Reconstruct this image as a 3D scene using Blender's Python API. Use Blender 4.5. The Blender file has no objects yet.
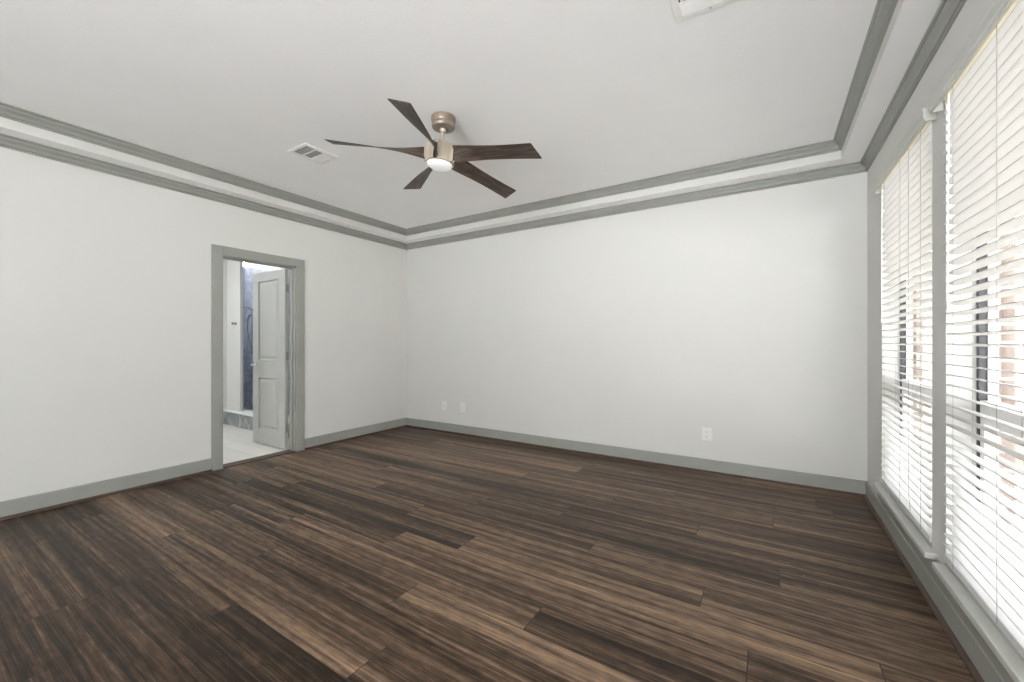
import bpy, bmesh, math, random
from mathutils import Vector, Matrix
random.seed(11)
S = bpy.context.scene
COL = S.collection
PI = math.pi

# ------------------------------------------------------------------ camera, sky, exposure
YAW = math.radians(32.17)
cam_d = bpy.data.cameras.new('camera')
cam_d.lens = 408.0/1024*36; cam_d.sensor_width = 36; cam_d.shift_y = 1.3/1024
cam_d.clip_start = 0.02; cam_d.clip_end = 200
cam = bpy.data.objects.new('camera', cam_d); COL.objects.link(cam)
cam.location = (0, 0, 1.2); cam.rotation_euler = (PI/2, 0, YAW)
S.camera = cam

w = bpy.data.worlds.new('sky'); S.world = w; w.use_nodes = True
bg = w.node_tree.nodes['Background']
bg.inputs['Color'].default_value = (0.975, 0.985, 1.0, 1)
# hazy bright sky above, brighter glow added below the horizon to lift the ceiling
_nt = w.node_tree; _tc = _nt.nodes.new('ShaderNodeTexCoord'); _sx = _nt.nodes.new('ShaderNodeSeparateXYZ'); _mr = _nt.nodes.new('ShaderNodeMapRange')
_nt.links.new(_tc.outputs['Generated'], _sx.inputs['Vector']); _nt.links.new(_sx.outputs['Z'], _mr.inputs['Value'])
_mr.inputs['From Min'].default_value = -0.12; _mr.inputs['From Max'].default_value = 0.02
_mr.inputs['To Min'].default_value = 13.5; _mr.inputs['To Max'].default_value = 6.2
_nt.links.new(_mr.outputs['Result'], bg.inputs['Strength'])

S.view_settings.view_transform = 'Standard'
S.view_settings.look = 'None'
S.view_settings.gamma = 1
S.view_settings.use_curve_mapping = False
S.view_settings.exposure = 0.78
S.cycles.max_bounces = 14
S.cycles.diffuse_bounces = 10
S.cycles.transparent_max_bounces = 24
S.cycles.sample_clamp_indirect = 6
S.cycles.use_denoising = True

sun_d = bpy.data.lights.new('sun', 'SUN'); sun_d.energy = 5.0; sun_d.angle = math.radians(3); sun_d.color = (1, .96, .90)
sun = bpy.data.objects.new('sun', sun_d); COL.objects.link(sun); sun.location = (8, 2, 12)
sun.rotation_euler = Vector((math.cos(math.radians(62)), .3, math.sin(math.radians(62)))).to_track_quat('Z', 'Y').to_euler()

def area_lamp(name, loc, rot, sx, sy, power, color=(1, 1, 1)):
    d = bpy.data.lights.new(name, 'AREA'); d.shape = 'RECTANGLE'; d.size = sx; d.size_y = sy
    d.energy = power; d.color = color
    o = bpy.data.objects.new(name, d); COL.objects.link(o); o.location = loc; o.rotation_euler = rot
    return o

# ------------------------------------------------------------------ dimensions (metres)
XL, XR, YB, YR = -4.40, 0.65, 4.155, -3.0     # left, right, back and rear walls
ZS, ZC = 2.60, 2.74                          # soffit and tray ceiling
WO = 0.85                                     # outer face of the right wall
WINS = [(2.672, 3.674), (1.494, 2.496), (0.316, 1.318)]  # last one is out of view, added to let in daylight
WZ0, WZ1 = 0.24, 2.29
DY0, DY1, DZ = 1.825, 2.525, 2.02             # door opening

# ------------------------------------------------------------------ node helpers
def sr(*c):
    f = lambda v: v/12.92 if v <= 0.04045 else ((v+0.055)/1.055)**2.4
    return tuple(f(v/255) for v in c) + (1,)

def new_mat(name, color, rough=0.6, metal=0.0, spec=0.5):
    m = bpy.data.materials.new(name); m.use_nodes = True
    b = m.node_tree.nodes['Principled BSDF']
    b.inputs['Base Color'].default_value = color
    b.inputs['Roughness'].default_value = rough
    b.inputs['Metallic'].default_value = metal
    b.inputs['Specular IOR Level'].default_value = spec
    return m

def N(m, t, **kw):
    n = m.node_tree.nodes.new(t)
    for k, v in kw.items(): setattr(n, k, v)
    return n
def L(m, a, b): m.node_tree.links.new(a, b)
def B(m): return m.node_tree.nodes['Principled BSDF']

def noise_fac(m, scale, detail=4, rough=0.55, stretch=(1, 1, 1), coord='Object'):
    tc = N(m, 'ShaderNodeTexCoord'); mp = N(m, 'ShaderNodeMapping'); mp.inputs['Scale'].default_value = stretch
    nz = N(m, 'ShaderNodeTexNoise'); nz.inputs['Scale'].default_value = scale
    nz.inputs['Detail'].default_value = detail; nz.inputs['Roughness'].default_value = rough
    L(m, tc.outputs[coord], mp.inputs['Vector']); L(m, mp.outputs['Vector'], nz.inputs['Vector'])
    return nz.outputs['Fac']

def add_bump(m, fac, strength, dist=0.002):
    bp = N(m, 'ShaderNodeBump'); bp.inputs['Strength'].default_value = strength; bp.inputs['Distance'].default_value = dist
    L(m, fac, bp.inputs['Height']); L(m, bp.outputs['Normal'], B(m).inputs['Normal'])

def ramp(m, fac, stops):
    r = N(m, 'ShaderNodeValToRGB'); e = r.color_ramp.elements
    while len(e) < len(stops): e.new(0.5)
    for el, (p, c) in zip(e, stops): el.position = p; el.color = c
    L(m, fac, r.inputs['Fac']); return r.outputs['Color']

def mottled(name, c1, c2, rough, scale, bump=0.0, bscale=None, stretch=(1, 1, 1), metal=0.0, spec=0.5):
    m = new_mat(name, c1, rough, metal, spec)
    f = noise_fac(m, scale, stretch=stretch)
    L(m, ramp(m, f, [(0.3, c1), (0.7, c2)]), B(m).inputs['Base Color'])
    if bump: add_bump(m, noise_fac(m, bscale or scale, 6), bump)
    return m

M = {}
M['wall'] = mottled('painted_drywall', sr(211, 211, 208), sr(214, 214, 211), 0.75, 1.5, 0.25, 130, spec=0.25)
M['ceiling'] = mottled('textured_ceiling', sr(245, 245, 245), sr(248, 248, 248), 0.85, 2.0, 0.7, 48, spec=0.2)
M['trim'] = mottled('grey_trim_paint', sr(147, 149, 143), sr(153, 155, 149), 0.42, 6.0, 0.05, 60)
M['door'] = mottled('grey_door_paint', sr(166, 167, 163), sr(172, 173, 169), 0.38, 5.0, 0.05, 60)
M['sill'] = mottled('sill_paint', sr(196, 197, 192), sr(203, 204, 199), 0.35, 6.0, 0.05, 60)
M['shoe'] = mottled('dark_shoe_moulding', sr(62, 47, 39), sr(86, 66, 54), 0.45, 9, stretch=(1, 1, 6))
M['white_plastic'] = new_mat('white_plastic', sr(236, 236, 234), 0.35)
M['slot'] = new_mat('dark_slot', sr(45, 45, 45), 0.6)
M['plate'] = new_mat('plate_plastic', sr(226, 226, 224), 0.4)
M['vent_white'] = mottled('white_enamel', sr(232, 232, 230), sr(238, 238, 236), 0.4, 8)
M['duct'] = new_mat('duct_shade', sr(60, 60, 58), 0.8)  # dark colour paints the shade inside the duct
M['cream'] = mottled('cream_headrail', sr(250, 245, 226), sr(252, 248, 234), 0.5, 8)
M['cord'] = new_mat('cord', sr(165, 165, 165), 0.7)
M['bronze'] = mottled('dark_window_channel', sr(52, 54, 58), sr(66, 68, 72), 0.45, 10)
M['vinyl'] = mottled('white_window_vinyl', sr(232, 233, 233), sr(238, 239, 239), 0.35, 10)
M['chrome'] = new_mat('chrome', sr(200, 200, 202), 0.18, 1.0)
M['hinge'] = new_mat('satin_hinge', sr(150, 149, 145), 0.5, 0.6)
M['nickel'] = mottled('weathered_nickel', sr(186, 174, 158), sr(204, 193, 178), 0.38, 22, stretch=(1, 1, .15), metal=0.4)
M['nickel_dark'] = mottled('aged_nickel_side', sr(142, 128, 116), sr(166, 152, 139), 0.40, 22, stretch=(1, 1, .15), metal=0.5)
M['concrete'] = mottled('pale_concrete', sr(190, 187, 178), sr(206, 203, 195), 0.9, 3, 0.3, 40)
M['grass'] = mottled('lawn', sr(150, 150, 118), sr(178, 174, 142), 0.95, 12, 0.8, 50)
M['leaf'] = mottled('leaves', sr(70, 92, 48), sr(120, 138, 80), 0.8, 8, 0.8, 20)
M['bark'] = mottled('bark', sr(92, 76, 62), sr(120, 104, 88), 0.9, 10, 0.8, 30, stretch=(1, 1, .2))

# slats: white, slightly translucent
m = new_mat('blind_slat', sr(218, 218, 218), 0.45); M['slat'] = m
tr = N(m, 'ShaderNodeBsdfTranslucent'); tr.inputs['Color'].default_value = sr(246, 245, 240)
mx = N(m, 'ShaderNodeMixShader'); mx.inputs['Fac'].default_value = 0.08
L(m, B(m).outputs['BSDF'], mx.inputs[1]); L(m, tr.outputs['BSDF'], mx.inputs[2])
L(m, mx.outputs['Shader'], m.node_tree.nodes['Material Output'].inputs['Surface'])

# window glass: clear with a fresnel reflection
m = new_mat('clear_glass', (1, 1, 1, 1)); M['glass'] = m
tp = N(m, 'ShaderNodeBsdfTransparent'); tp.inputs['Color'].default_value = (0.97, 0.97, 0.97, 1)
gl = N(m, 'ShaderNodeBsdfGlossy'); gl.inputs['Roughness'].default_value = 0.02
lw = N(m, 'ShaderNodeLayerWeight'); pw = N(m, 'ShaderNodeMath', operation='POWER'); pw.inputs[1].default_value = 5
sc2 = N(m, 'ShaderNodeMath', operation='MULTIPLY_ADD'); sc2.inputs[1].default_value = .9; sc2.inputs[2].default_value = .03
lw.inputs['Blend'].default_value = 0.5
L(m, lw.outputs['Facing'], pw.inputs[0]); L(m, pw.outputs[0], sc2.inputs[0])
mx = N(m, 'ShaderNodeMixShader'); L(m, sc2.outputs[0], mx.inputs['Fac'])
L(m, tp.outputs['BSDF'], mx.inputs[1]); L(m, gl.outputs['BSDF'], mx.inputs[2])
L(m, mx.outputs['Shader'], m.node_tree.nodes['Material Output'].inputs['Surface'])

# lit opal dome of the fan lamp
m = new_mat('opal_glass_lit', sr(244, 244, 246), 0.3); M['opal'] = m
B(m).inputs['Emission Color'].default_value = (0.97, 0.98, 1, 1); B(m).inputs['Emission Strength'].default_value = 0.12

# brick
m = new_mat('brick', sr(168, 128, 112), 0.9); M['brick'] = m
tc = N(m, 'ShaderNodeTexCoord'); mp = N(m, 'ShaderNodeMapping'); mp.inputs['Rotation'].default_value = (PI/2, 0, 0)
sx = N(m, 'ShaderNodeSeparateXYZ'); cb = N(m, 'ShaderNodeCombineXYZ'); ad = N(m, 'ShaderNodeMath', operation='ADD')
L(m, tc.outputs['Object'], sx.inputs['Vector']); L(m, sx.outputs['X'], ad.inputs[0]); L(m, sx.outputs['Y'], ad.inputs[1])
L(m, ad.outputs[0], cb.inputs['X']); L(m, sx.outputs['Z'], cb.inputs['Y'])
bt = N(m, 'ShaderNodeTexBrick'); bt.inputs['Scale'].default_value = 1
bt.inputs['Brick Width'].default_value = 0.2; bt.inputs['Row Height'].default_value = 0.075; bt.inputs['Mortar Size'].default_value = 0.006
bt.inputs['Color1'].default_value = sr(118, 99, 94); bt.inputs['Color2'].default_value = sr(140, 127, 120); bt.inputs['Mortar'].default_value = sr(200, 194, 184)
L(m, cb.outputs['Vector'], bt.inputs['Vector']); L(m, bt.outputs['Color'], B(m).inputs['Base Color'])

# marble tile (shower) with grout grid
def marble(name, c1, c2, tile):
    m = new_mat(name, c1, 0.22)
    tc = N(m, 'ShaderNodeTexCoord')
    wv = N(m, 'ShaderNodeTexNoise'); wv.inputs['Scale'].default_value = 2.4; wv.inputs['Detail'].default_value = 8; wv.inputs['Distortion'].default_value = 1.4
    L(m, tc.outputs['Object'], wv.inputs['Vector'])
    c = ramp(m, wv.outputs['Fac'], [(0.36, c1), (0.5, c2), (0.56, c1)])
    if tile:
        sx = N(m, 'ShaderNodeSeparateXYZ'); cb = N(m, 'ShaderNodeCombineXYZ'); ad = N(m, 'ShaderNodeMath', operation='ADD')
        L(m, tc.outputs['Object'], sx.inputs['Vector']); L(m, sx.outputs['X'], ad.inputs[0]); L(m, sx.outputs['Y'], ad.inputs[1])
        L(m, ad.outputs[0], cb.inputs['X']); L(m, sx.outputs['Z'], cb.inputs['Y'])
        bt = N(m, 'ShaderNodeTexBrick'); bt.inputs['Scale'].default_value = 1
        bt.inputs['Brick Width'].default_value = 0.6; bt.inputs['Row Height'].default_value = 0.3; bt.inputs['Mortar Size'].default_value = 0.003
        bt.inputs['Color1'].default_value = (1, 1, 1, 1); bt.inputs['Color2'].default_value = (0.86, 0.88, 0.92, 1); bt.inputs['Mortar'].default_value = (0.6, 0.6, 0.62, 1)
        L(m, cb.outputs['Vector'], bt.inputs['Vector'])
        mul = N(m, 'ShaderNodeMix', data_type='RGBA', blend_type='MULTIPLY'); mul.inputs['Factor'].default_value = 1
        L(m, c, mul.inputs['A']); L(m, bt.outputs['Color'], mul.inputs['B']); c = mul.outputs['Result']
    L(m, c, B(m).inputs['Base Color'])
    return m
M['marble'] = marble('marble_tile', sr(200, 203, 210), sr(172, 177, 188), True)
M['curb'] = marble('grey_marble_slab', sr(172, 176, 178), sr(136, 141, 145), False)

# timber floor: every plank carries its own UVs (metres along, 0-1 across) and a tone with shade painted into the front rows
m = new_mat('walnut_stained_planks', sr(92, 74, 62), 0.38, spec=0.18); M['floor'] = m
uv = N(m, 'ShaderNodeUVMap', uv_map='plank'); at = N(m, 'ShaderNodeAttribute', attribute_name='tone')
sp = N(m, 'ShaderNodeSeparateXYZ'); L(m, uv.outputs['UV'], sp.inputs['Vector'])
sc_ = N(m, 'ShaderNodeSeparateColor'); L(m, at.outputs['Color'], sc_.inputs['Color'])
tone, seed = sc_.outputs['Red'], sc_.outputs['Green']
def mth(op, a, b=None, c=None):
    n = N(m, 'ShaderNodeMath', operation=op)
    for i, v in enumerate((a, b, c)):
        if v is None: continue
        if isinstance(v, (int, float)): n.inputs[i].default_value = v
        else: L(m, v, n.inputs[i])
    return n.outputs[0]
def streak(su, sv, scale, detail, off, dist=0.0, rough=0.6):
    cb = N(m, 'ShaderNodeCombineXYZ')
    L(m, mth('MULTIPLY', sp.outputs['X'], su), cb.inputs['X'])
    L(m, mth('MULTIPLY', sp.outputs['Y'], sv), cb.inputs['Y'])
    L(m, mth('MULTIPLY_ADD', seed, 97.0, off), cb.inputs['Z'])
    nz = N(m, 'ShaderNodeTexNoise'); nz.inputs['Scale'].default_value = scale; nz.inputs['Detail'].default_value = detail
    nz.inputs['Distortion'].default_value = dist; nz.inputs['Roughness'].default_value = rough
    L(m, cb.outputs['Vector'], nz.inputs['Vector']); return nz.outputs['Fac']
s_broad = streak(0.35, 2.6, 1.0, 2, 0.0)
s_mid = streak(0.8, 9.0, 1.0, 7, 5.0, 0.2, 0.7)
s_fine = streak(5.0, 42.0, 1.0, 3, 11.0)
s_blot = streak(14.0, 7.0, 1.0, 6, 23.0)
v = mth('MULTIPLY_ADD', s_broad, 0.95, -0.475)
v = mth('ADD', v, mth('MULTIPLY_ADD', s_mid, 1.15, -0.575))
v = mth('ADD', v, mth('MULTIPLY_ADD', s_fine, 0.66, -0.33))
v = mth('ADD', v, mth('MULTIPLY_ADD', s_blot, 0.45, -0.225))
v = mth('ADD', v, tone)
colr = ramp(m, v, [(0.10, sr(36, 27, 20)), (0.34, sr(78, 62, 49)), (0.57, sr(122, 101, 83)), (0.9, sr(176, 147, 118))])
# tight joints between boards
ed = mth('MINIMUM', sp.outputs['Y'], mth('SUBTRACT', 1.0, sp.outputs['Y']))
gapv = mth('GREATER_THAN', ed, 0.006)
en = mth('MINIMUM', sp.outputs['X'], mth('SUBTRACT', 1.88, sp.outputs['X']))
gapu = mth('GREATER_THAN', en, 0.0018)
gap = mth('MULTIPLY', gapv, gapu)
mixg = N(m, 'ShaderNodeMix', data_type='RGBA'); L(m, gap, mixg.inputs['Factor'])
mixg.inputs['A'].default_value = sr(46, 37, 31); L(m, colr, mixg.inputs['B']); L(m, mixg.outputs['Result'], B(m).inputs['Base Color'])
L(m, mth('MULTIPLY_ADD', s_fine, 0.16, 0.30), B(m).inputs['Roughness'])
bp = N(m, 'ShaderNodeBump'); bp.inputs['Strength'].default_value = 0.35; bp.inputs['Distance'].default_value = 0.0015
hgt = mth('MULTIPLY', mth('ADD', mth('MULTIPLY', s_fine, 0.4), mth('MULTIPLY', s_mid, 0.7)), gap)
L(m, hgt, bp.inputs['Height']); L(m, bp.outputs['Normal'], B(m).inputs['Normal'])

# fan blades: dark weathered wood, grain along the blade
m = new_mat('dark_blade_wood', sr(80, 68, 58), 0.5); M['blade'] = m
f = noise_fac(m, 9, 5, 0.6, (0.55, 7, 7))
L(m, ramp(m, f, [(0.3, sr(44, 36, 31)), (0.5, sr(68, 57, 49)), (0.68, sr(108, 93, 81))]), B(m).inputs['Base Color'])

# bathroom floor: pale timber-look tile
m = new_mat('pale_floor_tile', sr(205, 200, 190), 0.4); M['bath_floor'] = m
tc = N(m, 'ShaderNodeTexCoord'); bt = N(m, 'ShaderNodeTexBrick'); bt.inputs['Scale'].default_value = 1
bt.inputs['Brick Width'].default_value = 0.9; bt.inputs['Row Height'].default_value = 0.2; bt.inputs['Mortar Size'].default_value = 0.003
bt.inputs['Color1'].default_value = sr(214, 212, 206); bt.inputs['Color2'].default_value = sr(224, 222, 217); bt.inputs['Mortar'].default_value = sr(180, 176, 168)
L(m, tc.outputs['Object'], bt.inputs['Vector']); L(m, bt.outputs['Color'], B(m).inputs['Base Color'])
# fence boards
m = new_mat('pale_fence_board', sr(148, 142, 128), 0.85); M['fence'] = m
f = noise_fac(m, 5, 4, 0.6, (6, 6, .5))
L(m, ramp(m, f, [(0.3, sr(136, 130, 114)), (0.7, sr(160, 154, 140))]), B(m).inputs['Base Color'])

# ------------------------------------------------------------------ mesh helpers
def box(bm, a, b, bev=0.0, mat=None):
    x0, x1 = sorted((a[0], b[0])); y0, y1 = sorted((a[1], b[1])); z0, z1 = sorted((a[2], b[2]))
    vs = [bm.verts.new(p) for p in ((x0,y0,z0),(x1,y0,z0),(x1,y1,z0),(x0,y1,z0),(x0,y0,z1),(x1,y0,z1),(x1,y1,z1),(x0,y1,z1))]
    fs = [bm.faces.new([vs[i] for i in q]) for q in ((3,2,1,0),(4,5,6,7),(0,1,5,4),(1,2,6,5),(2,3,7,6),(3,0,4,7))]
    if mat is not None: bmesh.ops.transform(bm, matrix=mat, verts=vs)
    if bev:
        es = {e for f in fs for e in f.edges}
        bmesh.ops.bevel(bm, geom=list(es), offset=bev, segments=2, affect='EDGES', profile=0.5)

def lathe(bm, prof, n=48, c=(0, 0, 0), mat=None):
    rings = []; new = []
    for r, z in prof:
        if r < 1e-6:
            q = [bm.verts.new((c[0], c[1], c[2]+z))]
        else:
            q = [bm.verts.new((c[0]+r*math.cos(2*PI*i/n), c[1]+r*math.sin(2*PI*i/n), c[2]+z)) for i in range(n)]
        rings.append(q); new += q
    for a, b in zip(rings, rings[1:]):
        for i in range(n):
            j = (i+1) % n
            if len(a) == 1 and len(b) == 1: continue
            if len(a) == 1: bm.faces.new((a[0], b[j], b[i]))
            elif len(b) == 1: bm.faces.new((a[i], a[j], b[0]))
            else: bm.faces.new((a[i], a[j], b[j], b[i]))
    if mat is not None: bmesh.ops.transform(bm, matrix=mat, verts=new)
    return new

def tube(bm, pts, r, n=12):
    pts = [Vector(p) for p in pts]; prev = None; up = None
    for i, p in enumerate(pts):
        t = (pts[min(i+1, len(pts)-1)] - pts[max(i-1, 0)]).normalized()
        if up is None: up = t.orthogonal().normalized()
        up = (up - t*up.dot(t)).normalized(); s = t.cross(up)
        rr = r[i] if isinstance(r, (list, tuple)) else r
        ring = [bm.verts.new(p + rr*(math.cos(2*PI*k/n)*up + math.sin(2*PI*k/n)*s)) for k in range(n)]
        if prev:
            for k in range(n): bm.faces.new((prev[k], prev[(k+1) % n], ring[(k+1) % n], ring[k]))
        else: bm.faces.new(ring[::-1])
        prev = ring
    bm.faces.new(prev)

def sweep(bm, path, prof, closed=False):
    """path: list of (corner point, mitre x-dir vector) ; prof: list of (out, z). Faces link successive sections."""
    rings = []
    for p, d in path:
        rings.append([bm.verts.new((p[0]+d[0]*o, p[1]+d[1]*o, p[2]+z)) for o, z in prof])
    n = len(prof)
    for a, b in zip(rings, rings[1:]):
        for i in range(n): bm.faces.new((a[i], a[(i+1) % n], b[(i+1) % n], b[i]))
    for r, rev in ((rings[0], False), (rings[-1], True)):
        try: bm.faces.new(r[::-1] if rev else r)
        except ValueError: pass

def obj(name, bm, mat, parent=None, smooth=False, loc=None):
    bmesh.ops.recalc_face_normals(bm, faces=bm.faces)
    me = bpy.data.meshes.new(name); bm.to_mesh(me); bm.free()
    me.materials.append(mat)
    if smooth:
        for p in me.polygons: p.use_smooth = True
        try: me.set_sharp_from_angle(angle=math.radians(35))
        except Exception: pass
    o = bpy.data.objects.new(name, me); COL.objects.link(o)
    if parent is not None: o.parent = parent
    if loc is not None: o.location = loc
    return o

def struct(name, bm, mat, smooth=False):
    o = obj(name, bm, mat, None, smooth); o['kind'] = 'structure'; return o
def struct_empty(name, loc=(0, 0, 0)):
    o = bpy.data.objects.new(name, None); COL.objects.link(o); o.location = loc; o.empty_display_size = 0.1
    o['kind'] = 'structure'; return o
def thing(name, label, cat, loc=(0, 0, 0), group=None, rot=None):
    o = bpy.data.objects.new(name, None); COL.objects.link(o); o.location = loc; o.empty_display_size = 0.1
    if rot: o.rotation_euler = rot
    o['label'] = label; o['category'] = cat
    if group: o['group'] = group
    return o
def tag(o, label, cat, group=None):
    o['label'] = label; o['category'] = cat
    if group: o['group'] = group
    return o
def bmn(): return bmesh.new()

# ------------------------------------------------------------------ floor of individual planks
PW, PL, Y0P = 0.184, 1.88, 0.546
JO = {0: -2.71, 1: -2.07, 2: -1.275, 3: -2.432, 4: -1.475, 5: -.868, 6: -.067, 7: -1.53, 8: -.265, 9: -.876,
      10: .047, 11: -1.225, 12: -.383, 13: -1.0, 14: .025, 15: -.62, 16: -1.5, 17: .3, 18: -.9, 19: -.2}
TONE = {(0, 0): .22, (0, -1): .22, (1, 0): .2, (1, -1): .32, (2, -1): .43, (2, 0): .34, (3, 0): .36, (3, -1): .40, (4, -1): .34, (4, 0): .46, (5, 0): .26, (5, -1): .42, (6, -1): .46, (6, 0): .36, (7, -1): .24, (7, 0): .50, (8, 0): .5, (10, 0): .36, (12, 0): .5, (-1, -1): .22, (-1, 0): .3, (-1, -2): .25, (-2, -1): .25, (0, -2): .25}   # (row, plank index) -> tone override, front rows darkened with painted shade
bm = bmn(); uvl = bm.loops.layers.uv.new('plank'); cl = bm.loops.layers.float_color.new('tone')
rt = random.Random(5)
for r in range(-22, 21):
    ya = Y0P + r*PW; yb = ya + PW
    if ya > YB + .02 or yb < YR - .1: continue
    off = JO[r] if r in JO else rt.uniform(-1.9, 0)
    k0 = math.floor((XL - .1 - off)/PL)
    for k in range(k0, k0+6):
        xa = off + k*PL; xb = xa + PL
        tn = TONE.get((r, k), rt.uniform(0.25, 0.55) if r > 1 else rt.uniform(.12, .24))*.85 + .05; sd = rt.random()  # front rows drawn darker, shade on the near floor put into plank colour
        ca, cb_ = max(xa, XL-.05), min(xb, XR+.05)
        if cb_ <= ca: continue
        c_, d_ = max(ya, YR-.05), min(yb, YB+.05)
        if d_ <= c_: continue
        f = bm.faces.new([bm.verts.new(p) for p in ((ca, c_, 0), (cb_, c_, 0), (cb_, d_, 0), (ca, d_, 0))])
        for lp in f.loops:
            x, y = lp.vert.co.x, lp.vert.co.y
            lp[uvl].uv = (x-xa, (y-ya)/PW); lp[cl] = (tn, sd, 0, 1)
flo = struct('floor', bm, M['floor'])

# ------------------------------------------------------------------ walls
def wall_with_holes(name, axis, a0, a1, z1, t0, t1, holes, mat):
    """axis 'y': wall runs along y between x=t0..t1; holes = (a, b, z0, z1)"""
    bm = bmn()
    cuts = sorted({a0, a1} | {h[0] for h in holes} | {h[1] for h in holes})
    for p, q in zip(cuts, cuts[1:]):
        hs = [h for h in holes if h[0] <= p + 1e-6 and h[1] >= q - 1e-6]
        segs = [(0, z1)] if not hs else [(0, hs[0][2]), (hs[0][3], z1)]
        for za, zb in segs:
            if zb - za < 1e-4: continue
            if axis == 'y': box(bm, (t0, p, za), (t1, q, zb))
            else: box(bm, (p, t0, za), (q, t1, zb))
    bmesh.ops.remove_doubles(bm, verts=bm.verts, dist=1e-5)
    # drop the faces shared by neighbouring blocks
    seen = {}
    for f in bm.faces: seen.setdefault(frozenset(v.index for v in f.verts), []).append(f)
    bm.verts.index_update()
    return struct(name, bm, mat)
wall_with_holes('wall_left', 'y', YR, YB, 2.9, XL-.12, XL, [(DY0-.02, DY1+.02, 0, DZ+.02)], M['wall'])
wall_with_holes('wall_back', 'x', XL-.12, WO-.06, 2.9, YB, YB+.12, [], M['wall'])
wall_with_holes('wall_right', 'y', YR, YB, 2.9, XR, XR+.14, [(a, b, WZ0-.03, WZ1) for a, b in WINS], M['wall'])
wall_with_holes('wall_rear', 'x', XL-.12, WO-.06, 2.9, YR-.12, YR, [(-1.5, .35, 0, 2.45)], M['wall'])  # opening in the unseen rear wall added to let daylight in
wall_with_holes('wall_outside', 'y', YR-.3, YB+.12, 2.9, XR+.14, WO, [(a, b, WZ0-.05, WZ1) for a, b in WINS], M['brick'])

# ceiling: soffit border, tray face and tray top in one surface
bm = bmn(); D = .18
def ring_pts(o, z): return [(XL+o, YR+o, z), (XR-o, YR+o, z), (XR-o, YB-o, z), (XL+o, YB-o, z)]
rgs = [[bm.verts.new(p) for p in ring_pts(o, z)] for o, z in ((0, ZS), (D, ZS), (D, ZC))]
for a, b in zip(rgs, rgs[1:]):
    for i in range(4): bm.faces.new((a[i], a[(i+1) % 4], b[(i+1) % 4], b[i]))
for f in bm.faces:
    if all(v.co.z > ZS - .001 for v in f.verts) and any(v.co.z > ZS + .01 for v in f.verts): f.material_index = 1
bm.faces.new(rgs[2])
top = [bm.verts.new(p) for p in ring_pts(0, 2.9)]
for i in range(4): bm.faces.new((rgs[0][i], rgs[0][(i+1) % 4], top[(i+1) % 4], top[i]))
bm.faces.new(top)
ceil_o = struct('ceiling', bm, M['ceiling']); ceil_o.data.materials.append(M['wall'])

# crown mouldings (mitred rings). profile = (distance from wall, height)
def crown(name, inset, z0, h, d):
    prof = [(0, 0), (.012, 0), (.012, .006), (.006, .008), (.006, .011), (.015, .013), (.018, .017), (.016, .021), (.014, .023),
            (.016, .030), (.021, .037), (.028, .042), (.033, .046), (.037, .052), (.038, .058), (.034, .060), (.034, .063), (.046, .065), (.05, .069), (.05, .075), (0, .075)]
    prof = [(o*(d/.05), z*(h/.075)) for o, z in prof]
    bm = bmn(); X0, X1, Y0, Y1 = XL+inset, XR-inset, YR+inset, YB-inset
    path = [((X0, Y0, z0), (1, 1)), ((X0, Y1, z0), (1, -1)), ((X1, Y1, z0), (-1, -1)), ((X1, Y0, z0), (-1, 1)), ((X0, Y0, z0), (1, 1))]
    sweep(bm, path, prof)
    bmesh.ops.remove_doubles(bm, verts=bm.verts, dist=1e-5)
    return struct(name, bm, M['trim'])
crown('trim_1', 0.0, 2.525, .075, .05)
crown('trim_2', D, 2.665, .075, .055)

# baseboards and shoe mouldings
BP = [(0, 0), (.014, 0), (.014, .112), (.011, .118), (.006, .121), (0, .121)]
SP = [(.014, 0), (.032, 0), (.0315, .006), (.028, .012), (.022, .017), (.014, .019)]
def run(name, p, dp, q, dq, prof, mat):
    bm = bmn(); sweep(bm, [(p, dp), (q, dq)], prof); return struct(name, bm, mat)
runs = [('left', (XL, YR, 0), (1, 0), (XL, DY0-.1, 0), (1, 0)), ('left', (XL, DY1+.1, 0), (1, 0), (XL, YB, 0), (1, -1)),
        ('back', (XL, YB, 0), (1, -1), (XR, YB, 0), (-1, -1)), ('right', (XR, YB, 0), (-1, -1), (XR, YR, 0), (-1, 0)),
        ('rear', (XL, YR, 0), (1, 1), (-1.5, YR, 0), (0, 1))]
for i, (nm, p, dp, q, dq) in enumerate(runs):
    run('baseboard_' + nm, p, dp, q, dq, BP, M['trim'])
    run('trim_%d' % (3+i), p, dp, q, dq, SP, M['shoe'])
# apron under the window sills
bm = bmn(); box(bm, (XR-.014, WINS[2][0]-.05, .1205), (XR, WINS[0][1]+.06, .215), .002); struct('trim_9', bm, M['trim'])

# ------------------------------------------------------------------ door to the bathroom
dr = struct_empty('door_1', (XL, (DY0+DY1)/2, 0))
def dchild(name, bm, mat, smooth=False, parent=None):
    o = obj(name, bm, mat, dr if parent is None else parent, smooth)
    if parent is None: o.matrix_parent_inverse = Matrix.Translation(-Vector(dr.location))
    return o
bm = bmn(); cw = .098; ci = .008
for xa, xb in ((XL, XL+.017), (XL-.137, XL-.12)):
    box(bm, (xa, DY0-cw, 0), (xb, DY0-ci, DZ+ci+.088), .003)
    box(bm, (xa, DY1+ci, 0), (xb, DY1+cw, DZ+ci+.088), .003)
    box(bm, (xa, DY0-ci, DZ+ci), (xb, DY1+ci, DZ+ci+.088), .003)
dchild('door_casing', bm, M['trim'])
bm = bmn()
box(bm, (XL-.12, DY0-.0195, 0), (XL, DY0, DZ+.0195)); box(bm, (XL-.12, DY1, 0), (XL, DY1+.0195, DZ+.0195))
box(bm, (XL-.12, DY0, DZ), (XL, DY1, DZ+.0195))
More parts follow.
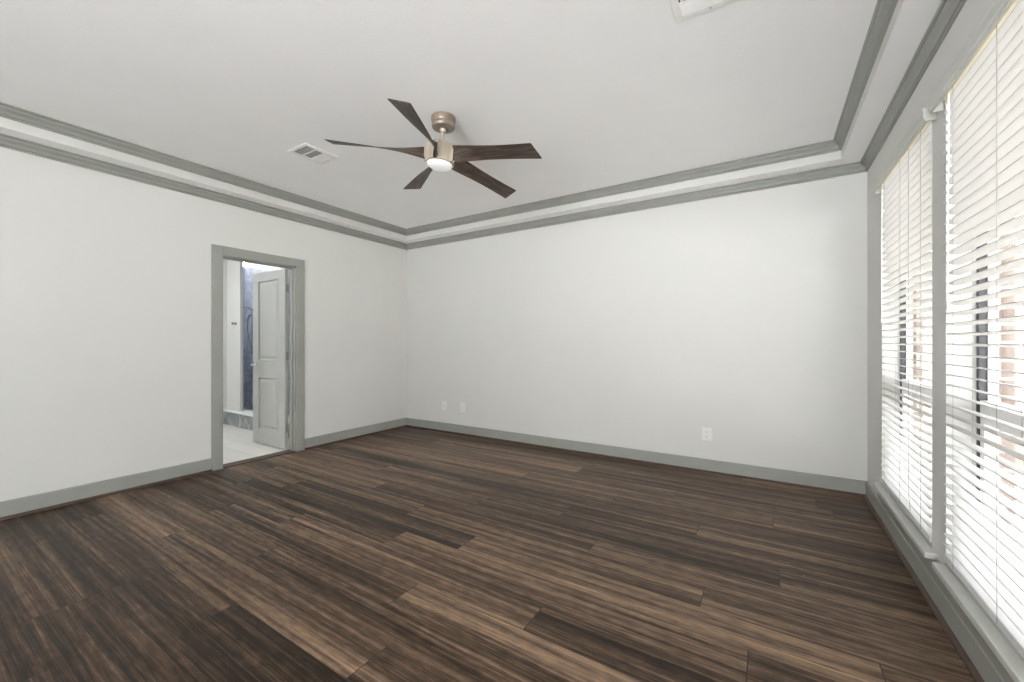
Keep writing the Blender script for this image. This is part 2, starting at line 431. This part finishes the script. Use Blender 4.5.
box(bm, (XL-.08, DY0, 0), (XL-.045, DY0+.012, DZ), .002); box(bm, (XL-.08, DY1-.012, 0), (XL-.045, DY1, DZ), .002)
box(bm, (XL-.08, DY0+.012, DZ-.012), (XL-.045, DY1-.012, DZ), .002)
dchild('door_jamb', bm, M['trim'])
bm = bmn(); box(bm, (XL-.12, DY0, -.002), (XL+.012, DY1, .007), .003); dchild('threshold', bm, M['shoe'])
# leaf, open at a right angle into the bathroom
LX0, LX1, LYF, LYB = -5.235, -4.535, 2.487, 2.522
def panel_face(bm, yf, sgn):
    """raised panels with sunk moulding on a face at y=yf looking sgn*y"""
    P = [(-5.115, -4.665, .98, 1.925), (-5.115, -4.665, .17, .80)]
    xs = [LX0, P[0][0], P[0][1], LX1]; zs = [.012, P[1][2], P[1][3], P[0][2], P[0][3], DZ-.004]
    for i in range(3):
        for j in range(5):
            x0, x1, z0, z1 = xs[i], xs[i+1], zs[j], zs[j+1]
            if i == 1 and j in (1, 3):
                prev = None
                for ins, dep in ((0, 0), (.004, .003), (.012, .003), (.020, -.010), (.030, -.012), (.036, -.012), (.060, -.003), (.066, -.0025)):
                    y = yf + sgn*dep
                    rg = [bm.verts.new(p) for p in ((x0+ins, y, z0+ins), (x1-ins, y, z0+ins), (x1-ins, y, z1-ins), (x0+ins, y, z1-ins))]
                    if prev:
                        for k in range(4): bm.faces.new((prev[k], prev[(k+1) % 4], rg[(k+1) % 4], rg[k]))
                    prev = rg
                bm.faces.new(prev)
            else:
                bm.faces.new([bm.verts.new(p) for p in ((x0, yf, z0), (x1, yf, z0), (x1, yf, z1), (x0, yf, z1))])
bm = bmn(); panel_face(bm, LYF, -1); panel_face(bm, LYB, 1)
for q in (((LX0, .012), (LX1, .012)), ((LX1, .012), (LX1, DZ-.004)), ((LX1, DZ-.004), (LX0, DZ-.004)), ((LX0, DZ-.004), (LX0, .012))):
    (xa, za), (xb, zb) = q
    bm.faces.new([bm.verts.new(p) for p in ((xa, LYF, za), (xb, LYF, zb), (xb, LYB, zb), (xa, LYB, za))])
bmesh.ops.remove_doubles(bm, verts=bm.verts, dist=1e-5)
leaf = dchild('door_leaf', bm, M['door'])
hx, hz = -5.165, .935
bm = bmn()
for s, yf in ((-1, LYF), (1, LYB)):
    lathe(bm, [(0, 0), (.026, 0), (.026, .006), (.022, .009), (.011, .010), (.010, .045), (0, .045)], 24,
          mat=Matrix.Translation((hx, yf, hz)) @ Matrix.Rotation(PI/2 if s < 0 else -PI/2, 4, 'X'))
    tube(bm, [(hx-.008, yf+s*.040, hz), (hx+.03, yf+s*.044, hz+.002), (hx+.075, yf+s*.043, hz), (hx+.118, yf+s*.038, hz-.003)], [.010, .009, .008, .007], 12)
h_ = obj('lever_handle', bm, M['chrome'], leaf, True); h_['label'] = 'chrome lever handle'
for hz_ in (.24, 1.05, 1.80):
    bm = bmn(); box(bm, (LX1-.001, LYF+.003, hz_-.045), (LX1+.003, LYB-.003, hz_+.045), .001)
    lathe(bm, [(0, -.047), (.007, -.047), (.007, .047), (0, .047)], 14, c=(LX1+.008, LYB+.002, hz_))
    obj('hinge', bm, M['hinge'], leaf, True)

# ------------------------------------------------------------------ bathroom beyond the door
BX0, BY0, BY1 = -6.78, 0.4, 2.82
bm = bmn(); box(bm, (-8.2, BY0, -.06), (XL-.121, 4.0, -.001)); struct('bathroom_floor', bm, M['bath_floor'])
bm = bmn(); box(bm, (BX0-.1, BY0-.1, -.001), (BX0, 2.95, 2.7))
struct('wall_bathroom_left', bm, M['wall'])
bm = bmn(); box(bm, (BX0, BY0-.1, -.001), (XL-.12, BY0, 2.7)); struct('wall_bathroom_rear', bm, M['wall'])
bm = bmn(); box(bm, (-8.2, 3.75, -.001), (XL-.12, 3.87, 2.7)); struct('wall_bathroom_shower', bm, M['marble'])
bm = bmn(); box(bm, (-8.2, BY0-.1, 2.71), (XL-.12, 3.87, 2.8)); struct('ceiling_bathroom', bm, M['ceiling'])
bm = bmn(); box(bm, (-8.3, 2.85, -.001), (BX0-.1, 2.95, 2.8)); struct('wall_bathroom_return', bm, M['marble'])
bm = bmn(); box(bm, (-8.3, 2.95, -.001), (-8.2, 3.87, 2.6)); struct('wall_bathroom_end', bm, M['marble'])
bm = bmn(); box(bm, (BX0, BY0, 0), (BX0+.014, 2.80, .12), .002); struct('baseboard_bathroom', bm, M['trim'])
bm = bmn(); box(bm, (BX0-.02, 2.86, .22), (-6.38, 2.90, 2.71), .002); struct('wall_bathroom_pier', bm, M['wall'])
# shower curb
t = thing('shower_curb', 'low grey marble shower curb with a white top beyond the open door', 'curb', (-5.9, 2.9, 0))
bm = bmn(); box(bm, (BX0-5.9*-1-0+.002, -.08, 0), (1.35, .06, .19), .003); obj('curb_body', bm, M['curb'], t)
bm = bmn(); box(bm, (BX0+5.9+.002, -.095, .19), (1.35, .075, .215), .004); obj('curb_top', bm, M['vinyl'], t)
# hook and shower fittings
t = thing('robe_hook', 'small round metal knob hook on the white pier beside the shower', 'hook', (-6.50, 2.86, 1.47))
bm = bmn(); lathe(bm, [(0, 0), (.022, 0), (.022, .005), (.008, .008), (.008, .03), (.022, .036), (.024, .048), (.014, .056), (0, .057)], 20, mat=Matrix.Rotation(PI/2, 4, 'X'))
obj('hook_knob', bm, M['hinge'], t, True)
SHX = -8.0
t = thing('shower_set', 'chrome shower head and curved hand shower on the marble wall', 'shower', (-7.85, 3.75, 1.7))
bm = bmn(); tube(bm, [(.0, 0, .08), (.03, -.12, .12), (.10, -.24, .10), (.16, -.30, .04)], .011)
lathe(bm, [(0, 0), (.012, 0), (.02, .02), (.075, .05), (.08, .06), (0, .062)], 24, mat=Matrix.Translation((.16, -.30, .05)) @ Matrix.Rotation(PI*.85, 4, 'X'))
obj('shower_head', bm, M['chrome'], t, True)
bm = bmn(); tube(bm, [(-.02, -.03, -.62), (.0, -.10, -.35), (.10, -.16, -.14), (.24, -.2, -.04), (.34, -.2, -.03)], [.008, .008, .009, .012, .015]); obj('hand_shower', bm, M['chrome'], t, True)
bm = bmn(); tube(bm, [(0, 0, -.7), (0, -.03, -.7), (0, -.03, .1), (0, 0, .1)], .009); obj('riser_rail', bm, M['chrome'], t, True)
# bathroom ceiling lamp
t = thing('bathroom_ceiling_lamp', 'round flush ceiling lamp in the bathroom, behind the wall', 'lamp', (-6.0, 1.3, 2.71))
m_lamp = new_mat('lamp_glow', (1, 1, 1, 1)); B(m_lamp).inputs['Emission Color'].default_value = (.96, .98, 1, 1); B(m_lamp).inputs['Emission Strength'].default_value = 62
bm = bmn(); lathe(bm, [(0, 0), (.19, 0), (.19, -.02), (.17, -.025)], 32); obj('lamp_rim', bm, M['vinyl'], t, True)
bm = bmn(); lathe(bm, [(.172, -.02), (.165, -.05), (.12, -.07), (0, -.08)], 32); obj('lamp_dome', bm, m_lamp, t, True)

t = thing('shower_fill_glow', 'small round glowing disc added unseen in the shower ceiling to light the shower', 'lamp', (-7.5, 3.2, 2.71))  # unseen glow added to brighten the dark shower
bm = bmn(); lathe(bm, [(0, 0), (.11, 0), (.11, -.008), (.095, -.010)], 28); obj('lamp_rim', bm, M['vinyl'], t, True)
bm = bmn(); lathe(bm, [(.095, -.006), (.05, -.012), (0, -.013)], 28); obj('fill_disc', bm, m_lamp, t, True)

# ------------------------------------------------------------------ windows and blinds
FX = .74                                      # inner face of the window frame
def make_window(n, y0, y1):
    r = struct_empty('window_%d' % n, (XR, (y0+y1)/2, WZ0))
    yc = (y0+y1)/2; hw = (y1-y0)/2 - .001; H_ = WZ1-WZ0
    # coordinates local: x from XR, y from centre, z from WZ0
    def rect(bm, x0, x1, w0, z0, z1, t, bev=.002):
        box(bm, (x0, -w0, z0), (x1, -w0+t, z1), bev); box(bm, (x0, w0-t, z0), (x1, w0, z1), bev)
        box(bm, (x0, -w0+t, z0), (x1, w0-t, z0+t), bev); box(bm, (x0, -w0+t, z1-t), (x1, w0-t, z1), bev)
    fx = FX-XR
    bm = bmn(); rect(bm, fx, fx+.025, hw, 0, H_-.001, .022)
    f = obj('window_channel', bm, M['bronze'], r); f['label'] = 'dark window channel'
    bm = bmn(); rect(bm, fx+.025, fx+.055, hw, 0, H_-.001, .03); obj('window_frame', bm, M['vinyl'], r)
    zr = .93 - WZ0
    bm = bmn(); box(bm, (fx+.004, -hw+.02, zr-.025), (fx+.05, hw-.02, zr+.03), .003); obj('meeting_rail', bm, M['vinyl'], r)
    bm = bmn(); rect(bm, fx+.004, fx+.03, hw-.022, .03, zr-.025, .04); obj('lower_sash', bm, M['vinyl'], r)
    bm = bmn(); box(bm, (fx+.036, -hw+.022, zr+.03), (fx+.040, hw-.022, H_-.03)); obj('upper_pane', bm, M['glass'], r)
    bm = bmn(); box(bm, (fx+.015, -hw+.06, .068), (fx+.019, hw-.06, zr-.063)); obj('lower_pane', bm, M['glass'], r)
    # outer cast sill
    bm = bmn(); box(bm, (fx+.056, -hw, -.049), (WO-XR+.03, hw, -.004), .004); obj('outer_sill', bm, M['concrete'], r)
    # inner sill board with projecting nose and ears
    bm = bmn(); box(bm, (-.002, -hw, -.029), (fx, hw, 0), .0)
    box(bm, (-.046, -hw-.085, -.029), (-.001, hw+(.045 if n == 1 else .0), 0), .005)
    obj('window_sill', bm, M['sill'], r)
    return r
for i, (a, b) in enumerate(WINS): make_window(i+1, a, b)

def slat_bm(w_):
    """gently crowned slat 50 mm deep, with rounded edges, x = depth, y = length"""
    bm = bmn(); n = 8; t = .003; d = .05
    up, lo = [], []
    for i in range(n+1):
        s = i/n*2-1; z = .0022*(1-s*s)
        up.append((s*d/2, z + t/2)); lo.append((s*d/2, z - t/2))
    sec = up + lo[::-1]
    sweep(bm, [((0, -w_, 0), (1, 0)), ((0, w_, 0), (1, 0))], sec)
    return bm
def make_blind(y0, y1, label):
    yc = (y0+y1)/2; hw = (y1-y0)/2 - .002
    xc = XR + .016
    r = thing('venetian_blind', label, 'blind', (xc, yc, WZ1), 'white slatted blinds in the right wall windows')
    base = -WZ1
    bm = bmn(); box(bm, (-.028, -hw, -.045), (.028, hw, -.003), .003); o = obj('headrail', bm, M['cream'], r); o['label'] = 'cream headrail'
    bm = bmn()
    prof = [(0, 0), (-.004, .0), (-.006, .012), (-.010, .018), (-.010, .050), (-.013, .056), (-.013, .064), (0, .064)]
    X = -xc + XR - .036
    sweep(bm, [((X, -hw-.07, -.072), (1, 0)), ((X, hw+.035, -.072), (1, 0))], prof)
    for s, e in ((-hw-.07, 1), (hw+.035, -1)):
        box(bm, (X, s, -.072), (XR-xc-.001, s+e*.010, -.008), .001)
    o = obj('valance', bm, M['sill'], r); o['label'] = 'moulded valance over the headrail'
    z = .325; zs = []
    while z < WZ1-.055: zs.append(z); z += .0432
    sb = slat_bm(hw); first = None
    tilt = Matrix.Rotation(math.radians(-3), 4, 'Y')
    for zz in zs:
        if first is None:
            first = obj('slat', sb, M['slat'], r, True, (0, 0, zz+base)); first.rotation_euler = (0, math.radians(9.5), 0)
        else:
            o = first.copy(); COL.objects.link(o); o.location = (0, 0, zz+base)
    bm = bmn(); box(bm, (-.025, -hw, .258+base), (.025, hw, .288+base), .004); obj('bottom_rail', bm, M['slat'], r)
    for s in (-hw+.13, -.12, .14, hw-.13) if False else (-hw+.12, 0, hw-.12):
        bm = bmn()
        for xx in (-.0275, .0275): tube(bm, [(xx, s, .27+base), (xx, s, -.04)], .0009, 6)
        obj('ladder_cord', bm, M['cord'], r)
    bm = bmn(); tube(bm, [(-.032, hw-.09, -.05), (-.034, hw-.09, -.5), (-.034, hw-.09, -.93)], .0028, 8)
    lathe(bm, [(0, 0), (.005, 0), (.008, -.03), (0, -.032)], 12, c=(-.034, hw-.09, -.93)); obj('tilt_wand', bm, M['white_plastic'], r, True)
    bm = bmn(); tube(bm, [(-.033, -hw+.30, -.05), (-.033, -hw+.30, -1.9), (-.033, -hw+.27, -1.98)], .0012, 6); obj('lift_cord', bm, M['cord'], r)
    return r
LB = ['white slatted blind in the far window, between the room corner and the post',
      'white slatted blind in the near window, cut by the right edge of the photo',
      'white slatted blind in an unseen third window added for daylight, outside the right edge of the photo']
for (a, b), lb in zip(WINS, LB): make_blind(a, b, lb)

# ------------------------------------------------------------------ ceiling fan
FC = Vector((-1.89, 2.12, ZC))
fan = thing('ceiling_fan', 'five-blade ceiling fan with dark wood blades and a white light dome', 'ceiling fan', FC)
bm = bmn(); lathe(bm, [(0, 0), (.082, 0), (.083, -.006), (.080, -.034), (.077, -.041), (.079, -.046), (.079, -.062), (.073, -.071), (.040, -.080), (.032, -.078), (.026, -.068), (0, -.066)], 48)
obj('canopy', bm, M['nickel_dark'], fan, True)
# the rod and everything below hang slightly off plumb
nrm = Vector((.094, .036, 1)).normalized()
ax = Vector((0, 1, 0)).cross(nrm).normalized(); ay = nrm.cross(ax)
R3 = Matrix((ax, ay, nrm)).transposed().to_4x4()
HT = Matrix.Translation((0, 0, -.05)) @ R3
def hang(name, bm, mat, smooth=True, local=Matrix.Identity(4), parent=fan):
    o = obj(name, bm, mat, parent, smooth); o.matrix_local = HT @ local; return o
hub_z = -.204
bm = bmn(); lathe(bm, [(0, -.02), (.020, -.024), (.024, -.034), (.020, -.046), (.0125, -.050), (.0125, -.135), (0, -.135)], 28); hang('downrod', bm, M['nickel'])
bm = bmn(); lathe(bm, [(0, -.108), (.018, -.108), (.020, -.112), (.020, -.120), (.030, -.126), (.040, -.134), (.044, -.142), (0, -.142)], 36); hang('rod_collar', bm, M['nickel'])
bm = bmn(); lathe(bm, [(0, -.140), (.046, -.140), (.072, -.146), (.076, -.152), (.076, -.254), (.080, -.258), (.084, -.262), (.084, -.268), (0, -.268)], 48)
motor = hang('motor_housing', bm, M['nickel_dark'])
phi0 = math.radians(-64.8)
# five curved shields between the blades
for k in range(5):
    bm = bmn(); a0 = phi0 - (k+.5)*2*PI/5; n = 20; inn, out = [], []
    sec = []
    hwid = math.radians(29.5)
    for i in range(n+1):
        a = a0 - hwid + 2*hwid*i/n
        s = abs(i/n*2-1); r_ = .094 + .018*s**6
        sec.append((r_*math.cos(a), r_*math.sin(a)))
    sec2 = [((math.hypot(x, y)-.016)*x/math.hypot(x, y), (math.hypot(x, y)-.016)*y/math.hypot(x, y)) for x, y in sec][::-1]
    loop = sec + sec2
    levels = [(-.138, .90), (-.142, .97), (-.150, 1.0), (-.250, 1.0), (-.258, .98), (-.260, .95)]
    prev = None
    for z, s in levels:
        rg = [bm.verts.new((x*s, y*s, z)) for x, y in loop]
        if prev:
            for i in range(len(rg)): bm.faces.new((prev[i], prev[(i+1) % len(rg)], rg[(i+1) % len(rg)], rg[i]))
        else: bm.faces.new(rg[::-1])
        prev = rg
    bm.faces.new(prev)
    o = hang('housing_shield', bm, M['nickel']); 
# light
bm = bmn(); lathe(bm, [(0, -.266), (.086, -.266), (.086, -.272), (.082, -.280), (.068, -.290), (.042, -.296), (0, -.298)], 48)
o = hang('light_dome', bm, M['opal']); o['label'] = 'white opal light dome'
# blades
def blade_bm():
    bm = bmn(); nr, nc = 28, 8; R0, R1, th = .080, .715, .006
    g = {}
    for side in (0, 1):
        for i in range(nr+1):
            u = i/nr
            pitch = math.radians(11 + 67*math.exp(-3.1*u) * (1-u*.15))
            wd = .105 + .040*u**1.2 - .012*math.sin(PI*u)
            zc = -.043*(u**1.0)
            for j in range(nc+1):
                s = j/nc*2-1                       # -1 = raised edge
                rr = R0 + (R1-R0)*u + (.012*s)*u**6
                t_ = th*(.5 if abs(s) < .99 else .15)
                c_, si = math.cos(pitch), math.sin(pitch)
                y = s*wd/2*c_; z = -s*wd/2*si + zc
                ny, nz = si, c_
                sg = 1 if side == 0 else -1
                g[side, i, j] = bm.verts.new((rr, y + sg*t_*ny, z + sg*t_*nz))
    for side in (0, 1):
        for i in range(nr):
            for j in range(nc): bm.faces.new([g[side, a, b] for a, b in ((i, j), (i+1, j), (i+1, j+1), (i, j+1))])
    for i in range(nr):
        for j in (0, nc): bm.faces.new((g[0, i, j], g[0, i+1, j], g[1, i+1, j], g[1, i, j]))
    for j in range(nc):
        for i in (0, nr): bm.faces.new((g[0, i, j], g[0, i, j+1], g[1, i, j+1], g[1, i, j]))
    return bm
first = None
for k in range(5):
    loc = Matrix.Translation((0, 0, hub_z)) @ Matrix.Rotation(phi0 - k*2*PI/5, 4, 'Z')
    if first is None: first = hang('blade', blade_bm(), M['blade'], True, loc)
    else:
        o = first.copy(); COL.objects.link(o); o.matrix_local = HT @ loc
# ------------------------------------------------------------------ ceiling registers
def make_vent(cx, cy, label, sx=.245, sy=.29):
    r = thing('ceiling_vent', label, 'air vent', (cx, cy, ZC), 'white ceiling air registers')
    bm = bmn(); b = .031; hx, hy = sx/2, sy/2
    for a, c in (((-hx, -hy), (-hx+b, hy)), ((hx-b, -hy), (hx, hy)), ((-hx+b, -hy), (hx-b, -hy+b)), ((-hx+b, hy-b), (hx-b, hy))):
        box(bm, (a[0], a[1], -.009), (c[0], c[1], 0), .002)
    bl = (sy-2*b)/3
    for q in (1, 2): box(bm, (-hx+b, -hy+b+q*bl-.005, -.008), (hx-b, -hy+b+q*bl+.005, 0), .001)
    obj('vent_frame', bm, M['vent_white'], r)
    bm = bmn(); box(bm, (-hx+b, -hy+b, -.0012), (hx-b, hy-b, -.0002)); o = obj('duct_backing', bm, M['duct'], r); o['label'] = 'dark sheet painted as duct shade behind the louvres'
    for q in range(3):
        y0 = -hy+b+q*bl+.005; y1 = y0+bl-.010
        for k in range(8):
            bm = bmn()
            if q == 1:
                x = -hx+b+(k+.5)*(sx-2*b)/8
                box(bm, (-.0085, y0, -.0006), (.0085, y1, .0006), mat=Matrix.Translation((x, 0, -.006)) @ Matrix.Rotation(math.radians(18), 4, 'Y'))
            else:
                y = y0+(k+.5)*(y1-y0)/8
                box(bm, (-hx+b, -.0036, -.0006), (hx-b, .0036, .0006), mat=Matrix.Translation((0, y, -.006)) @ Matrix.Rotation(math.radians(48 if q == 0 else -52), 4, 'X'))
            obj('louvre', bm, M['vent_white'], r)
    for yy in (-hy+b/2, hy-b/2):
        bm = bmn(); lathe(bm, [(0, -.0115), (.003, -.011), (.004, -.009), (0, -.009)], 12, c=(0, yy, 0)); obj('screw', bm, M['hinge'], r)
    return r
make_vent(-3.145, 1.957, 'white ceiling air register left of the fan')
make_vent(-.225, 1.935, 'white ceiling air register cut by the top edge of the photo', .30, .29)

# ------------------------------------------------------------------ wall plates on the back wall
def plate(x, z, name, label, kind, w_=.080, h_=.125):
    r = thing(name, label, 'wall plate' if kind != 'outlet' else 'outlet', (x, YB, z))
    bm = bmn(); box(bm, (-w_/2, -.007, -h_/2), (w_/2, 0, h_/2), .003); obj('face_plate', bm, M['plate'], r)
    if kind == 'outlet':
        for s in (-1, 1):
            bm = bmn(); box(bm, (-.017, -.0095, s*.020-.014), (.017, -.006, s*.020+.014), .004); so = obj('socket', bm, M['plate'], r)
            bm = bmn()
            for xx in (-.0065, .0065): box(bm, (xx-.0012, -.0099, s*.020-.002), (xx+.0012, -.0093, s*.020+.007))
            lathe(bm, [(0, -.0004), (.0022, -.0004), (.0022, .0003), (0, .0003)], 10, mat=Matrix.Translation((0, -.0095, s*.020-.008)) @ Matrix.Rotation(PI/2, 4, 'X'))
            obj('slot', bm, M['slot'], so)
    else:
        bm = bmn(); box(bm, (-.016, -.0095, -.033), (.016, -.006, .033), .0015); so = obj('insert', bm, M['plate'], r)
        bm = bmn(); lathe(bm, [(0, 0), (.006, 0), (.006, .004), (.0045, .005), (.0045, .011), (0, .011)], 16, mat=Matrix.Translation((0, -.0093, 0)) @ Matrix.Rotation(PI/2, 4, 'X')); obj('coax_jack', bm, M['chrome'], so, True)
    for s in ((0,) if kind == 'outlet' else (-1, 1)):
        bm = bmn(); lathe(bm, [(0, 0), (.0035, 0), (.003, .0012), (0, .0015)], 12, mat=Matrix.Translation((0, -.007, s*.048)) @ Matrix.Rotation(PI/2, 4, 'X')); obj('screw', bm, M['plate'], r)
plate(-3.687, .352, 'wall_plate', 'left one of the pair of small white plates near the far corner', 'jack')
plate(-3.367, .352, 'wall_outlet', 'white outlet right of the small wall plate near the far corner', 'outlet')
plate(-.483, .352, 'wall_outlet', 'white outlet alone on the back wall toward the windows', 'outlet', .088, .12)

# ------------------------------------------------------------------ outside
bm = bmn(); box(bm, (WO, -3, 2.62), (WO+2.4, 6, 2.70)); box(bm, (WO+2.4, -3, 2.42), (WO+2.45, 6, 2.72), .003); struct('trim_10', bm, M['vinyl'])  # unseen porch roof added to cut the sky light on the blinds
bm = bmn(); box(bm, (WO, -6, -.35), (9.0, 9, -.15)); struct('ground_patio', bm, M['concrete'])
bm = bmn(); box(bm, (9.0, -10, -.36), (22, 22, -.17)); struct('ground_lawn', bm, M['grass'])
t = thing('fence', 'long weathered board fence across the far side of the yard', 'fence', (6.0, 2, -.15))
for k in range(70):
    bm = bmn(); y = -6 + k*.2
    if k < 60: box(bm, (0, y, 0), (.02, y+.14*1.36, 1.75), .004); obj('fence_board', bm, M['fence'], t)
    else: bm.free()
for zz in (.3, 1.4):
    bm = bmn(); box(bm, (.021, -6, zz), (.06, 6, zz+.09)); obj('fence_rail', bm, M['fence'], t)

t = thing('fence', 'tall weathered board fence closing the patio beyond the brick reveals', 'fence', (3.2, 6.6, -.15))
for k in range(22):
    bm = bmn(); x = -2.3 + k*.2; box(bm, (x, 0, 0), (x+.19, .02, 2.35), .004); obj('fence_board', bm, M['fence'], t)
for zz in (.4, 1.9):
    bm = bmn(); box(bm, (-2.3, .021, zz), (2.1, .06, zz+.09)); obj('fence_rail', bm, M['fence'], t)
